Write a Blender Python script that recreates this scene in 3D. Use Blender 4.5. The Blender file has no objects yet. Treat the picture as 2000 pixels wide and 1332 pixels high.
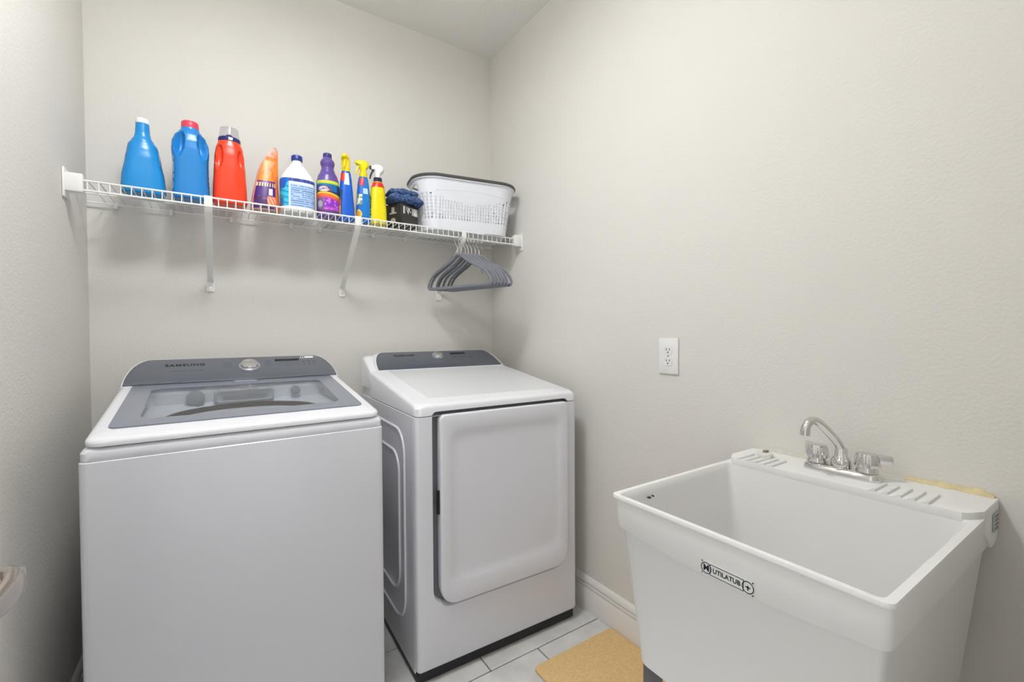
import bpy, bmesh, math, random
from mathutils import Vector, Matrix, Euler
random.seed(7)
PI = math.pi
sc = bpy.context.scene
COL = sc.collection

# ------------------------------------------------------------------ camera, world, exposure
IMG_W, IMG_H, F_PX = 2000.0, 1332.0, 870.13
CAM_H = 1.19
YAW, PITCH, ROLL = 0.5859, -0.0182, -0.0057
fw = Vector((math.sin(YAW)*math.cos(PITCH), math.cos(YAW)*math.cos(PITCH), math.sin(PITCH)))
rt = Vector((math.cos(YAW), -math.sin(YAW), 0)); up = rt.cross(fw)
r2 = rt*math.cos(ROLL)+up*math.sin(ROLL); u2 = -rt*math.sin(ROLL)+up*math.cos(ROLL)
cd = bpy.data.cameras.new('camera'); cam = bpy.data.objects.new('camera', cd); COL.objects.link(cam)
cd.sensor_width = 36.0; cd.sensor_fit = 'HORIZONTAL'; cd.lens = 36.0*F_PX/IMG_W
cd.clip_start = 0.02; cd.clip_end = 50
m3 = Matrix((r2, u2, -fw)).transposed()
cam.matrix_world = Matrix.Translation((0, 0, CAM_H)) @ m3.to_4x4()
sc.camera = cam

w = bpy.data.worlds.new('world'); sc.world = w; w.use_nodes = True
w.node_tree.nodes['Background'].inputs[0].default_value = (.96, .985, 1.0, 1)
w.node_tree.nodes['Background'].inputs[1].default_value = 1.1
LAMP_STRENGTH = 58.0
sc.view_settings.view_transform = 'Standard'; sc.view_settings.look = 'None'
sc.view_settings.gamma = 1.0; sc.view_settings.use_curve_mapping = False
sc.view_settings.exposure = -0.05

# room (metres): camera stands in the doorway at x = 0, y = 0
RX, LX, DY, CZ = 1.316, -0.382, 2.19, 2.735

# ------------------------------------------------------------------ helpers
def lin(c):
    return tuple((v/12.92 if v <= .04045 else ((v+.055)/1.055)**2.4) for v in c)
def s8(r, g, b): return lin((r/255, g/255, b/255))

MATS = {}
def mat(name, col, rough=.5, metal=0.0, bump=0.0, bscale=200, spec=.5, var=0.0, vscale=6, coat=0.0, detail=3, alpha_mix=None):
    if name in MATS: return MATS[name]
    m = bpy.data.materials.new(name); m.use_nodes = True; nt = m.node_tree; b = nt.nodes['Principled BSDF']
    b.inputs['Base Color'].default_value = (*col, 1); b.inputs['Roughness'].default_value = rough
    b.inputs['Metallic'].default_value = metal; b.inputs['Specular IOR Level'].default_value = spec
    b.inputs['Coat Weight'].default_value = coat
    tc = nt.nodes.new('ShaderNodeTexCoord')
    if bump:
        n = nt.nodes.new('ShaderNodeTexNoise'); n.inputs['Scale'].default_value = bscale; n.inputs['Detail'].default_value = detail
        nt.links.new(tc.outputs['Object'], n.inputs['Vector'])
        bp = nt.nodes.new('ShaderNodeBump'); bp.inputs['Strength'].default_value = bump; bp.inputs['Distance'].default_value = .004
        nt.links.new(n.outputs['Fac'], bp.inputs['Height']); nt.links.new(bp.outputs['Normal'], b.inputs['Normal'])
    if var:
        n = nt.nodes.new('ShaderNodeTexNoise'); n.inputs['Scale'].default_value = vscale; n.inputs['Detail'].default_value = 4
        nt.links.new(tc.outputs['Object'], n.inputs['Vector'])
        cr = nt.nodes.new('ShaderNodeValToRGB')
        cr.color_ramp.elements[0].position = .3; cr.color_ramp.elements[1].position = .7
        cr.color_ramp.elements[0].color = (*[max(0, c*(1-var)) for c in col], 1)
        cr.color_ramp.elements[1].color = (*[min(1, c*(1+var)) for c in col], 1)
        nt.links.new(n.outputs['Fac'], cr.inputs['Fac']); nt.links.new(cr.outputs['Color'], b.inputs['Base Color'])
    MATS[name] = m; return m

def thin_glass(name, tint, rough=.02, refl=.12):
    m = bpy.data.materials.new(name); m.use_nodes = True; nt = m.node_tree
    for n in list(nt.nodes): nt.nodes.remove(n)
    o = nt.nodes.new('ShaderNodeOutputMaterial'); mx = nt.nodes.new('ShaderNodeMixShader')
    t = nt.nodes.new('ShaderNodeBsdfTransparent'); g = nt.nodes.new('ShaderNodeBsdfGlossy'); fr = nt.nodes.new('ShaderNodeFresnel')
    t.inputs['Color'].default_value = (*tint, 1); g.inputs['Roughness'].default_value = rough; fr.inputs['IOR'].default_value = 1.45
    ge = nt.nodes.new('ShaderNodeNewGeometry'); mr = nt.nodes.new('ShaderNodeMapRange')
    mr.inputs['To Min'].default_value = 1.45; mr.inputs['To Max'].default_value = 1/1.45
    nt.links.new(ge.outputs['Backfacing'], mr.inputs['Value']); nt.links.new(mr.outputs['Result'], fr.inputs['IOR'])
    nt.links.new(fr.outputs[0], mx.inputs[0]); nt.links.new(t.outputs[0], mx.inputs[1]); nt.links.new(g.outputs[0], mx.inputs[2])
    nt.links.new(mx.outputs[0], o.inputs['Surface']); MATS[name] = m; return m

def print_mat(name, rough=.35):
    m = bpy.data.materials.new(name); m.use_nodes = True; nt = m.node_tree; b = nt.nodes['Principled BSDF']
    b.inputs['Roughness'].default_value = rough
    a = nt.nodes.new('ShaderNodeAttribute'); a.attribute_name = 'print'
    nt.links.new(a.outputs['Color'], b.inputs['Base Color']); MATS[name] = m; return m

class MB:
    def __init__(s): s.v = []; s.f = []; s.c = []
    def add(s, vs, fs):
        o = len(s.v); s.v += [tuple(v) for v in vs]; s.f += [tuple(i+o for i in f) for f in fs]; return s
    def box(s, x0, x1, y0, y1, z0, z1):
        return s.add([(x0,y0,z0),(x1,y0,z0),(x1,y1,z0),(x0,y1,z0),(x0,y0,z1),(x1,y0,z1),(x1,y1,z1),(x0,y1,z1)],
                     [(0,3,2,1),(4,5,6,7),(0,1,5,4),(1,2,6,5),(2,3,7,6),(3,0,4,7)])
    def loft(s, loops, cap0=True, cap1=True, closed=True):
        n = len(loops[0]); vs = [p for l in loops for p in l]; fs = []
        for k in range(len(loops)-1):
            for i in range(n if closed else n-1):
                j = (i+1) % n
                fs.append((k*n+i, k*n+j, (k+1)*n+j, (k+1)*n+i))
        if cap0: fs.append(tuple(reversed(range(n))))
        if cap1: fs.append(tuple(range((len(loops)-1)*n, len(loops)*n)))
        return s.add(vs, fs)
    def lathe(s, prof, n=32, org=(0,0,0), axis='z', cap=True):
        loops = []
        for r, h in prof:
            l = []
            for i in range(n):
                a = 2*PI*i/n; q = (r*math.cos(a), r*math.sin(a), h)
                if axis == 'y': q = (q[0], q[2], -q[1])
                if axis == 'x': q = (q[2], q[0], q[1])
                l.append((q[0]+org[0], q[1]+org[1], q[2]+org[2]))
            loops.append(l)
        return s.loft(loops, cap, cap)
    def tube(s, pts, r, n=8, closed=False, sx=1.0, upv=None):
        pts = [Vector(p) for p in pts]; loops = []; N = len(pts); prev = None
        for i, p in enumerate(pts):
            if closed: t = pts[(i+1) % N]-pts[i-1]
            else: t = pts[min(i+1, N-1)]-pts[max(i-1, 0)]
            t.normalize()
            if prev is None:
                ref = Vector(upv) if upv else (Vector((0,0,1)) if abs(t.z) < .9 else Vector((1,0,0)))
                a = (ref-t*ref.dot(t)).normalized()
            else:
                a = (prev-t*prev.dot(t)).normalized()
            prev = a; b = t.cross(a); rr = r[i] if isinstance(r, (list, tuple)) else r
            loops.append([tuple(p+a*rr*math.cos(2*PI*k/n)*sx+b*rr*math.sin(2*PI*k/n)) for k in range(n)])
        if closed: loops.append(loops[0]); return s.loft(loops, False, False)
        return s.loft(loops)

def build(name, mb, m, parent=None, smooth=True, bev=0, seg=2, loc=None, rot=None, ang=35, merge=False):
    me = bpy.data.meshes.new(name); me.from_pydata(mb.v, [], mb.f)
    bm = bmesh.new(); bm.from_mesh(me)
    if merge: bmesh.ops.remove_doubles(bm, verts=bm.verts, dist=1e-5)
    bmesh.ops.recalc_face_normals(bm, faces=bm.faces)
    if bev:
        es = [e for e in bm.edges if len(e.link_faces) == 2 and e.calc_face_angle(0) > math.radians(ang)]
        if es: bmesh.ops.bevel(bm, geom=es, offset=bev, segments=seg, profile=.5, affect='EDGES', clamp_overlap=True)
    if smooth:
        for f in bm.faces: f.smooth = True
        for e in bm.edges:
            if len(e.link_faces) == 2 and e.calc_face_angle(0) > math.radians(38): e.smooth = False
    bm.to_mesh(me); bm.free()
    for x in (m if isinstance(m, (list, tuple)) else [m]): me.materials.append(x)
    o = bpy.data.objects.new(name, me); COL.objects.link(o)
    if parent: o.parent = parent
    if loc: o.location = loc
    if rot: o.rotation_euler = rot
    return o

def tag(o, label=None, cat=None, group=None, kind=None):
    if label: o['label'] = label
    if cat: o['category'] = cat
    if group: o['group'] = group
    if kind: o['kind'] = kind
    return o
def thing(name, loc, rz=0, label=None, cat=None, group=None, kind=None):
    o = bpy.data.objects.new(name, None); COL.objects.link(o); o.location = loc; o.rotation_euler = (0, 0, rz)
    o.empty_display_size = .05
    return tag(o, label, cat, group, kind)
def share(src, parent, loc=None, rot=None):
    o = src.copy(); COL.objects.link(o); o.parent = parent
    if loc is not None: o.location = loc
    if rot is not None: o.rotation_euler = rot
    return o

def rr(x0, x1, y0, y1, r, n=6, per=1):
    """rounded rectangle loop (ccw); r one radius or (bl, br, tr, tl); per = points along each straight side"""
    if not isinstance(r, (tuple, list)): r = (r,)*4
    cs = [(x0+r[0], y0+r[0], PI, r[0]), (x1-r[1], y0+r[1], 1.5*PI, r[1]), (x1-r[2], y1-r[2], 0, r[2]), (x0+r[3], y1-r[3], .5*PI, r[3])]
    out = []
    for q, (cx, cy, a0, rad) in enumerate(cs):
        arc = [(cx+rad*math.cos(a0+.5*PI*i/n), cy+rad*math.sin(a0+.5*PI*i/n)) for i in range(n+1)]
        out += arc
        if per > 1:
            c2 = cs[(q+1) % 4]; nx = (c2[0]+c2[3]*math.cos(c2[2]), c2[1]+c2[3]*math.sin(c2[2])); a = arc[-1]
            out += [(a[0]+(nx[0]-a[0])*k/per, a[1]+(nx[1]-a[1])*k/per) for k in range(1, per)]
    return out

def text_part(name, body, size, m, parent, mtx, spacing=1.0, xs=1.0, warp=None, ext=.0002, bold=0.0):
    cu = bpy.data.curves.new(name, 'FONT'); cu.body = body; cu.size = size; cu.align_x = 'CENTER'; cu.align_y = 'CENTER'
    cu.space_character = spacing; cu.extrude = ext; cu.offset = bold; cu.resolution_u = 3
    t = bpy.data.objects.new('tmp_text', cu); COL.objects.link(t)
    dg = bpy.context.evaluated_depsgraph_get(); me = bpy.data.meshes.new_from_object(t.evaluated_get(dg))
    bpy.data.objects.remove(t); bpy.data.curves.remove(cu)
    for v in me.vertices:
        v.co.x *= xs
        v.co = Vector(warp(v.co)) if warp else mtx @ v.co
    me.name = name; me.materials.clear(); me.materials.append(m)
    o = bpy.data.objects.new(name, me); COL.objects.link(o); o.parent = parent
    return o

# ------------------------------------------------------------------ materials
WALL = mat('wall_paint', s8(226, 223, 216), .75, bump=.22, bscale=130, spec=.25, detail=2)
CEIL = mat('ceiling_texture', s8(240, 238, 233), .9, bump=.35, bscale=60, spec=.1)
TRIM = mat('trim_paint', s8(238, 234, 230), .35, spec=.4)
TILE = mat('floor_tile_glaze', s8(224, 222, 219), .35, var=.14, vscale=9)
GROUT = mat('grout', s8(96, 92, 88), .9)
ENAMEL = mat('white_enamel', s8(228, 228, 234), .22, spec=.5)
ENAMEL2 = mat('white_plastic_top', s8(240, 240, 244), .25, spec=.5)
SLATE = mat('slate_panel', s8(97, 101, 110), .28, spec=.5)
SLATE2 = mat('glass_border_print', s8(132, 137, 149), .12, spec=.5)
DARK = mat('black_plastic', s8(22, 22, 24), .5)
DISPLAY = mat('display_window', s8(12, 13, 18), .15)
CHROME = mat('chrome', (.72, .71, .70), .07, metal=1)
BRUSHED = mat('brushed_chrome', (.78, .78, .79), .25, metal=1)
NICKEL = mat('satin_nickel', (.60, .54, .49), .22, metal=1)
TUBP = mat('tub_polymer', s8(238, 237, 234), .45, spec=.4)
LEGM = mat('grey_leg_steel', s8(104, 104, 105), .5, metal=.2)
WIRE = mat('white_vinyl_wire', s8(242, 241, 236), .4)
MATM = mat('tan_mat_fibre', s8(238, 202, 144), .95, bump=.6, bscale=260, var=.1, vscale=160, spec=.1)
PLATE = mat('outlet_white', s8(240, 240, 238), .3)
SLOT = mat('slot_dark', s8(58, 56, 54), .6)
PRINT = print_mat('label_print'); PRINTM = print_mat('matte_print', .6)
INKD = mat('dark_ink', s8(38, 40, 46), .5); INKW = mat('white_ink', s8(240, 240, 240), .5)
GLASS = thin_glass('lid_glass', (.80, .82, .85))
CLEARP = thin_glass('clear_plastic', (.88, .88, .90), .08)

# ------------------------------------------------------------------ the room
def struct(name, mb, m, **k): return tag(build(name, mb, m, **k), kind='structure')
T = .1
o = struct('wall_back', MB().box(LX-T, RX+T, DY, DY+T, -.05, CZ+.05), WALL, smooth=False)
o = struct('wall_right', MB().box(RX, RX+T, -T, DY, -.05, CZ+.05), WALL, smooth=False)
o = struct('wall_left', MB().box(LX-T, LX, -T, DY, -.05, CZ+.05), WALL, smooth=False)
o = struct('ceiling', MB().box(LX, RX, -T, DY, CZ, CZ+.1), CEIL, smooth=False)
DX0, DX1, DZ = -.255, .52, 2.05
mb = MB().box(LX, DX0, -T, -.001, 0, CZ).box(DX1, RX, -T, -.001, 0, CZ).box(DX0, DX1, -T, -.001, DZ, CZ)
struct('wall_front', mb, WALL, smooth=False)
mb = MB().box(DX1-.018, DX1-.001, -T, .0, 0, DZ).box(DX0+.001, DX0+.018, -T, 0, 0, DZ).box(DX0+.018, DX1-.018, -T, 0, DZ-.018, DZ-.001)
struct('trim_1', mb, TRIM, smooth=False)
mb = MB().box(DX1+.004, DX1+.06, 0.0, .016, 0, DZ+.06).box(DX0-.06, DX0-.004, 0, .016, 0, DZ+.06).box(DX0-.004, DX1+.004, 0, .016, DZ+.004, DZ+.06)
struct('trim_2', mb, TRIM, smooth=False)

# floor: slab with grout, every tile a part
floor = struct('floor', MB().box(LX-T, RX+T, -T, DY+T, -.06, -.0045), GROUT, smooth=False)
TW, TH, G = .6096, .297, .0045
tiles = {}
for row in range(-5, 3):
    y0 = 1.3345+row*TH; y1 = y0+TH
    off = .79-(row)*.2032
    for k in range(-5, 6):
        x0 = off+k*TW; x1 = x0+TW
        ax0, ax1, ay0, ay1 = max(x0+G/2, LX), min(x1-G/2, RX), max(y0+G/2, -T), min(y1-G/2, DY)
        if ax1-ax0 < .01 or ay1-ay0 < .01: continue
        key = (round(ax1-ax0, 3), round(ay1-ay0, 3))
        if key not in tiles:
            o = build('tile', MB().box(0, ax1-ax0, 0, ay1-ay0, -.006, 0), TILE, floor, bev=.0012, seg=1, loc=(ax0, ay0, 0)); tiles[key] = o
        else: share(tiles[key], floor, (ax0, ay0, 0))

# baseboards with a moulded profile
BB = [(0, 0), (.014, 0), (.015, .096), (.0135, .098), (.0085, .0985), (.0085, .103), (.013, .105), (.013, .112), (.007, .1125), (.007, .118), (.0115, .121), (.0105, .131), (.006, .142), (0, .146)]
def base(name, p0, p1, nrm):
    l = [[(p[0]+nrm[0]*d, p[1]+nrm[1]*d, z) for d, z in BB] for p in (p0, p1)]
    return struct(name, MB().loft(l), TRIM)
base('baseboard_right', (RX, .0, 0), (RX, DY, 0), (-1, 0))
base('baseboard_left', (LX, .02, 0), (LX, DY, 0), (1, 0))
base('baseboard_back', (LX+.015, DY, 0), (RX-.015, DY, 0), (0, -1))

# open door beside the camera, lying back towards the left wall
door = thing('door_1', (-.2545, .0, 0), 0, 'white panelled interior door standing open beside the left wall', None, None, 'structure')
build('door_slab', MB().box(0, .035, .022, .745, .012, 2.03), TRIM, door, bev=.002)
for z0, z1 in ((.16, .86), (1.04, 1.9)):
    l = [[(.035+d, y, z) for y, z in rr(.14+e, .63-e, z0+e, z1-e, .004, 2)] for d, e in ((0, 0), (.004, .012), (.001, .03), (.003, .05))]
    build('door_panel', MB().loft(l, True, True), TRIM, door)
for z in (.25, 1.02, 1.8):
    build('hinge', MB().lathe([(.006, 0), (.006, .09)], 12, (.038, .012, z)), NICKEL, door)
h = build('door_handle', MB().lathe([(.032, 0), (.033, .003), (.030, .008), (.016, .010), (.0125, .014), (.0115, .045)], 32, (.035, .676, .934), 'x'), NICKEL, door)
# lever: neck turns the corner and the blade runs back towards the hinge
L0 = []
path = [(.045, .676), (.058, .676), (.069, .672), (.076, .660), (.078, .642), (.077, .615), (.075, .58), (.072, .555)]
sz = [(.0115, .0115), (.0125, .0125), (.014, .017), (.011, .019), (.0075, .0165), (.006, .013), (.006, .0115), (.005, .010)]
P = [Vector((x, y, .934)) for x, y in path]
loops = []
for i, p in enumerate(P):
    t = (P[min(i+1, len(P)-1)]-P[max(i-1, 0)]).normalized(); b = Vector((-t.y, t.x, 0)); a, hz = sz[i]
    loops.append([tuple(p+b*a*math.cos(2*PI*k/20)+Vector((0, 0, 1))*hz*math.sin(2*PI*k/20)) for k in range(20)])
build('lever', MB().loft(loops), NICKEL, h)

# ------------------------------------------------------------------ ceiling lamp (out of the picture, above the middle of the room)
lamp = thing('ceiling_lamp', (.14, 1.0, CZ), 0, 'semi-flush ceiling lamp with a frosted white glass bowl on a short stem', 'lamp')
build('lamp_base', MB().lathe([(.06, 0), (.06, -.012), (.045, -.02), (.012, -.024), (.012, -.10)], 40), TRIM, lamp)
em = bpy.data.materials.new('lit_glass'); em.use_nodes = True
b = em.node_tree.nodes['Principled BSDF']; b.inputs['Emission Color'].default_value = (.955, .985, 1.02, 1); b.inputs['Emission Strength'].default_value = LAMP_STRENGTH
build('lamp_shade', MB().lathe([(.012, -.10), (.09, -.098), (.165, -.095), (.168, -.097), (.160, -.103), (.13, -.110), (.08, -.115), (.04, -.117), (.005, -.118)], 40), em, lamp)

# ------------------------------------------------------------------ washing machine
WW = .343
washer = thing('washing_machine', (.0815, 1.352, 0), math.radians(0.8), 'white top-loading washing machine with a glass lid and slate grey control panel', 'washing machine')
def body_loops(hw, d, zs, r=.018, back_r=.01):
    return [[(x, y, z) for x, y in rr(-hw+ins, hw-ins, 0+ins, d-ins, (r, r, back_r, back_r), 5)] for z, ins in zs]
build('body', MB().loft(body_loops(WW, .70, [(.035, .003), (.04, 0), (.903, 0), (.905, .002)])), ENAMEL, washer)
build('top_band', MB().loft(body_loops(WW, .70, [(.905, .0035), (.907, .002), (.924, .002), (.932, .007), (.936, .012)], .02)), ENAMEL, washer)
for x in (-.29, .29):
    for y in (.06, .64):
        build('foot', MB().lathe([(.022, 0), (.022, .012), (.012, .014), (.012, .036)], 16, (x, y, 0)), DARK, washer)
# lid plane
LY0, LZ0, LY1, LZ1 = .004, .9555, .525, 1.022
def lidz(y): return LZ0+(LZ1-LZ0)*(y-LY0)/(LY1-LY0)
hwl = .334
out = rr(-hwl, hwl, LY0-.002, .533, (.03, .03, .004, .004), 6, 4)
hole = rr(-.268, .268, .118, .468, .02, 6, 4)
def at_lid(lp, dz, ins=0):
    cx, cy = 0, .26
    return [(x*(1-ins/.334), cy+(y-cy)*(1-ins/.27), lidz(cy+(y-cy)*(1-ins/.27))+dz) for x, y in lp]
def down(lp, z, ins=0): return [(x*(1-ins/.334), .26+(y-.26)*(1-ins/.27), z) for x, y in lp]
mb = MB().loft([at_lid(hole, -.03), at_lid(hole, -.001), at_lid(out, 0, .014), at_lid(out, -.002, .007), at_lid(out, -.006, .002), at_lid(out, -.011, 0), at_lid(out, -.018, .001)[:], down(out, .9385, .006)], False, False)
build('lid_frame', mb, ENAMEL2, washer)
# shoulders that fill the wedge between band and lid
mb = MB().loft([down(out, .936, .012), down(out, .9386, .010)], True, False)
mb2 = MB().loft([down(rr(-.333, .333, .05, .69, .01, 4), .934), [(x, y, (lidz(y) if y < .52 else LZ1)-.013) for x, y in rr(-.331, .331, .05, .69, .01, 4)]], False, False)
build('lid_shoulder', mb2, ENAMEL2, washer)
# grey printed border on the glass and the clear window
gout = rr(-.302, .302, .074, .524, (.018, .018, .004, .004), 6, 4)
win = rr(-.248, .248, .128, .462, .03, 6, 4)
mb = MB().loft([at_lid(gout, .0), at_lid(gout, .003), at_lid(win, .003), at_lid(win, .0)], False, False)
build('lid_border', mb, SLATE2, washer)
build('lid_window', MB().loft([at_lid(win, .0024)], False, True), GLASS, washer)
# the well under the glass: sloped side walls, dispenser wall, dark drum
WELL = mat('well_plastic', s8(214, 218, 224), .35)
WELLG = mat('dispenser_grey', s8(168, 174, 180), .4)
DRUM = mat('drum_dark', s8(58, 62, 68), .4, metal=.4)
n = 48
def circ(r, z, cy=.285): return [(r*math.cos(PI+PI/4+2*PI*i/n*1), cy+r*math.sin(PI+PI/4+2*PI*i/n), z) for i in range(n)]
def resamp(lp, n):
    L = [0]
    for i in range(len(lp)): a = lp[i]; b_ = lp[(i+1) % len(lp)]; L.append(L[-1]+math.dist(a, b_))
    o_ = []
    for k in range(n):
        s_ = L[-1]*k/n; i = max(j for j in range(len(lp)) if L[j] <= s_+1e-9); a = lp[i]; b_ = lp[(i+1) % len(lp)]; q = (s_-L[i])/max(1e-9, L[i+1]-L[i])
        o_.append(tuple(a[c]+(b_[c]-a[c])*q for c in range(len(a))))
    return o_
wl = resamp([(-.268, .118), (.268, .118), (.268, .468), (-.268, .468)], n)
mb = MB().loft([[(x, y, lidz(y)-.02) for x, y in wl], [(x*.985, .285+(y-.285)*.99, .962) for x, y in wl], circ(.206, .944, .262), circ(.20, .938, .262)], False, False)
build('tub_cover', mb, WELL, washer)
build('drum', MB().loft([circ(.203, .940, .262), circ(.215, .915, .262), circ(.22, .50, .262), circ(.02, .48, .262)], False, True), DRUM, washer)
build('drum_ring', MB().tube([(.203*math.cos(a), .262+.203*math.sin(a), .943) for a in [2*PI*i/48 for i in range(48)]], .009, 8, True), DARK, washer)
# dispenser wall details
dsp = build('detergent_dispenser', MB().loft([[(x, .452-d, z) for x, z in rr(-.085+e, .095-e, .958+e*.5, 1.000-e*.5, .01, 4)] for d, e in ((0, 0), (.008, .002), (.010, .006), (.004, .012), (.003, .02))], True, True), WELLG, washer)
build('dispenser_slot', MB().loft([[(x, .4475-d, z) for x, z in rr(-.06, .07, .972, .981, .004, 3)] for d in (0, .003)]), mat('slot_grey', s8(120, 128, 136), .4), dsp)
build('softener_cap', MB().lathe([(.026, 0), (.026, .01), (.022, .013), (.01, .013)], 28, (-.135, .452, .978), 'y') if False else MB().add(*(lambda m_: (m_.v, m_.f))(MB().lathe([(.026, 0), (.026, -.010), (.022, -.013)], 28, (-.135, .455, .979), 'y'))), mat('cap_grey', s8(140, 146, 152), .45), washer)
build('bleach_cap', MB().lathe([(.016, 0), (.016, -.008), (.013, -.010)], 24, (.165, .455, .985), 'y'), mat('cap_grey', s8(140, 146, 152), .45), washer)
build('lid_latch', MB().loft([at_lid(rr(-.036+.01, .036+.01, .49, .516, .006, 3), d) for d in (.0032, .006)]), mat('latch_clear', s8(160, 165, 175), .15), washer)

# control console: a tilted face, a white shell behind it
def console(parent, hwb, hwt, y0, z0, y1, z1, yb, pan, shell_m, zsk=.936, hwside=None):
    """bottom half-width, top half-width; face runs from (y0,z0) up to (y1,z1)"""
    H = math.hypot(y1-y0, z1-z0)
    def face(hb, ht, v0, v1, r, off=0.0):
        pts = []
        nC = 8
        # outline: bottom-left, bottom-right, right side curve, top-right round, top-left
        pts += [(-hb, v0), (hb, v0)]
        for i in range(nC+1):
            a = i/nC*PI/2
            pts.append((ht+(hb-ht)*math.cos(a), v0+(v1-v0)*math.sin(a)))
        for i in range(nC, -1, -1):
            a = i/nC*PI/2
            pts.append((-(ht+(hb-ht)*math.cos(a)), v0+(v1-v0)*math.sin(a)))
        cn = -(z1-z0)/H; cz = (y1-y0)/H
        return [(x, y0+(y1-y0)*v/H+cn*off, z0+(z1-z0)*v/H+cz*off) for x, v in pts]
    f0 = face(hwb, hwt, 0, H, .03); f1 = face(hwb-.004, hwt-.004, .003, H-.004, .03, .006)
    back = [(x, yb, z) for x, y, z in f0]
    lower = MB()
    lower.loft([back, f0, f1], True, True)
    build('console_shell', lower, shell_m, parent)
    g0 = face(hwb-.007, hwt-.009, .002, H-.009, .03, .005); g1 = face(hwb-.007, hwt-.009, .002, H-.009, .03, .0085); g2 = face(hwb-.0085, hwt-.011, .004, H-.011, .03, .0095)
    p = build('control_panel', MB().loft([g0, g1, g2], False, True), pan, parent)
    ex = Vector((1, 0, 0)); ev = Vector((0, (y1-y0)/H, (z1-z0)/H)); en = ex.cross(ev)
    def on(u, v, off=.0098):
        q = Vector((0, y0, z0))+ex*u+ev*v+en*off
        return Matrix(((ex.x, ev.x, en.x, q.x), (ex.y, ev.y, en.y, q.y), (ex.z, ev.z, en.z, q.z), (0, 0, 0, 1)))
    return p, on, H
def plate_on(name, on, u0, u1, v0, v1, m, parent, th=.0008, r=.002):
    l = [[tuple(on(u, v, .0094+d) @ Vector((0, 0, 0))) for u, v in rr(u0, u1, v0, v1, r, 3)] for d in (0, th)]
    return build(name, MB().loft(l), m, parent)
def knob_on(on, u, v, r, parent):
    M4 = on(u, v)
    k = MB().lathe([(r*1.16, 0), (r*1.16, .004), (r*1.02, .0055), (r*.98, .013), (r*.9, .0155), (r*.84, .0148), (r*.1, .0142)], 40)
    k.v = [tuple(M4 @ Vector(p)) for p in k.v]
    kk = build('dial', k, BRUSHED, parent)
    t = MB().lathe([(r*1.3, -.0004), (r*1.3, .0012), (r*1.18, .0016)], 40); t.v = [tuple(M4 @ Vector(p)) for p in t.v]
    build('dial_ring', t, SLATE2, kk)
    return kk
INKG = mat('faint_ink', s8(78, 82, 90), .5)
pan, on, CH = console(washer, .334, .272, .527, 1.020, .672, 1.098, .70, SLATE, ENAMEL2)
mb = MB().loft([down(rr(-.336, .336, .50, .70, .008, 3), .934), down(rr(-.335, .335, .515, .70, .008, 3), 1.021)], False, True)
build('console_base', MB().box(-.334, .334, .535, .70, .934, 1.0205), ENAMEL2, washer, bev=.004)
knob_on(on, .030, .088, .029, pan)
text_part('lettering', 'SAMSUNG', .021, INKD, pan, on(-.166, .112, .0098), 1.12, 1.12, bold=.0004)
for i, (u0, u1) in enumerate(((-.155-.03-.025, -.155-.005), (-.152, -.14), (-.135, -.115))):
    plate_on('print_mark', on, u0, u1, .073, .076, INKG, pan, .0002, .001)
for i in range(4):
    plate_on('print_mark', on, -.055, -.055+.03-.004*(i % 2), .085+i*.011, .0875+i*.011, INKG, pan, .0002, .0008)
    plate_on('print_mark', on, .082, .082+.026-.003*(i % 2), .085+i*.011, .0875+i*.011, INKG, pan, .0002, .0008)
plate_on('display', on, .118, .205, .118, .131, DISPLAY, pan)
for i in range(4): plate_on('print_mark', on, .122+i*.022, .135+i*.022, .088, .097, mat('soft_ink', s8(100, 105, 114), .4), pan, .0002, .003)
for i in range(6): plate_on('print_mark', on, .215+(i % 3)*.019, .226+(i % 3)*.019, .088+(i//3)*.018, .094+(i//3)*.018, INKG, pan, .0002, .001)
st = plate_on('energy_sticker', on, .212, .262, .134, .148, INKW, pan, .0005, .005)
tag(st, 'small white oval sticker on the panel')
for i in range(2): plate_on('sticker_mark', on, .215+i*.008, .221+i*.008, .137, .145, INKD, st, .0008, .001)

# ------------------------------------------------------------------ dryer
dryer = thing('tumble_dryer', (.886, 1.387, 0), math.radians(-1.4), 'white front-loading tumble dryer with embossed side and blank square door', 'dryer')
build('body', MB().loft(body_loops(WW, .70, [(.030, .004), (.036, 0), (.908, 0), (.910, .002)], .004)), ENAMEL, dryer, loc=(0, .032, 0))
build('plinth', MB().box(-.339, .339, .016, .70, .006, .042), DARK, dryer, bev=.004)
for x in (-.30, .30):
    for y in (.07, .66):
        build('foot', MB().lathe([(.024, 0), (.024, .010), (.014, .012), (.014, .05)], 16, (x, y, 0)), DARK, dryer)
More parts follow.
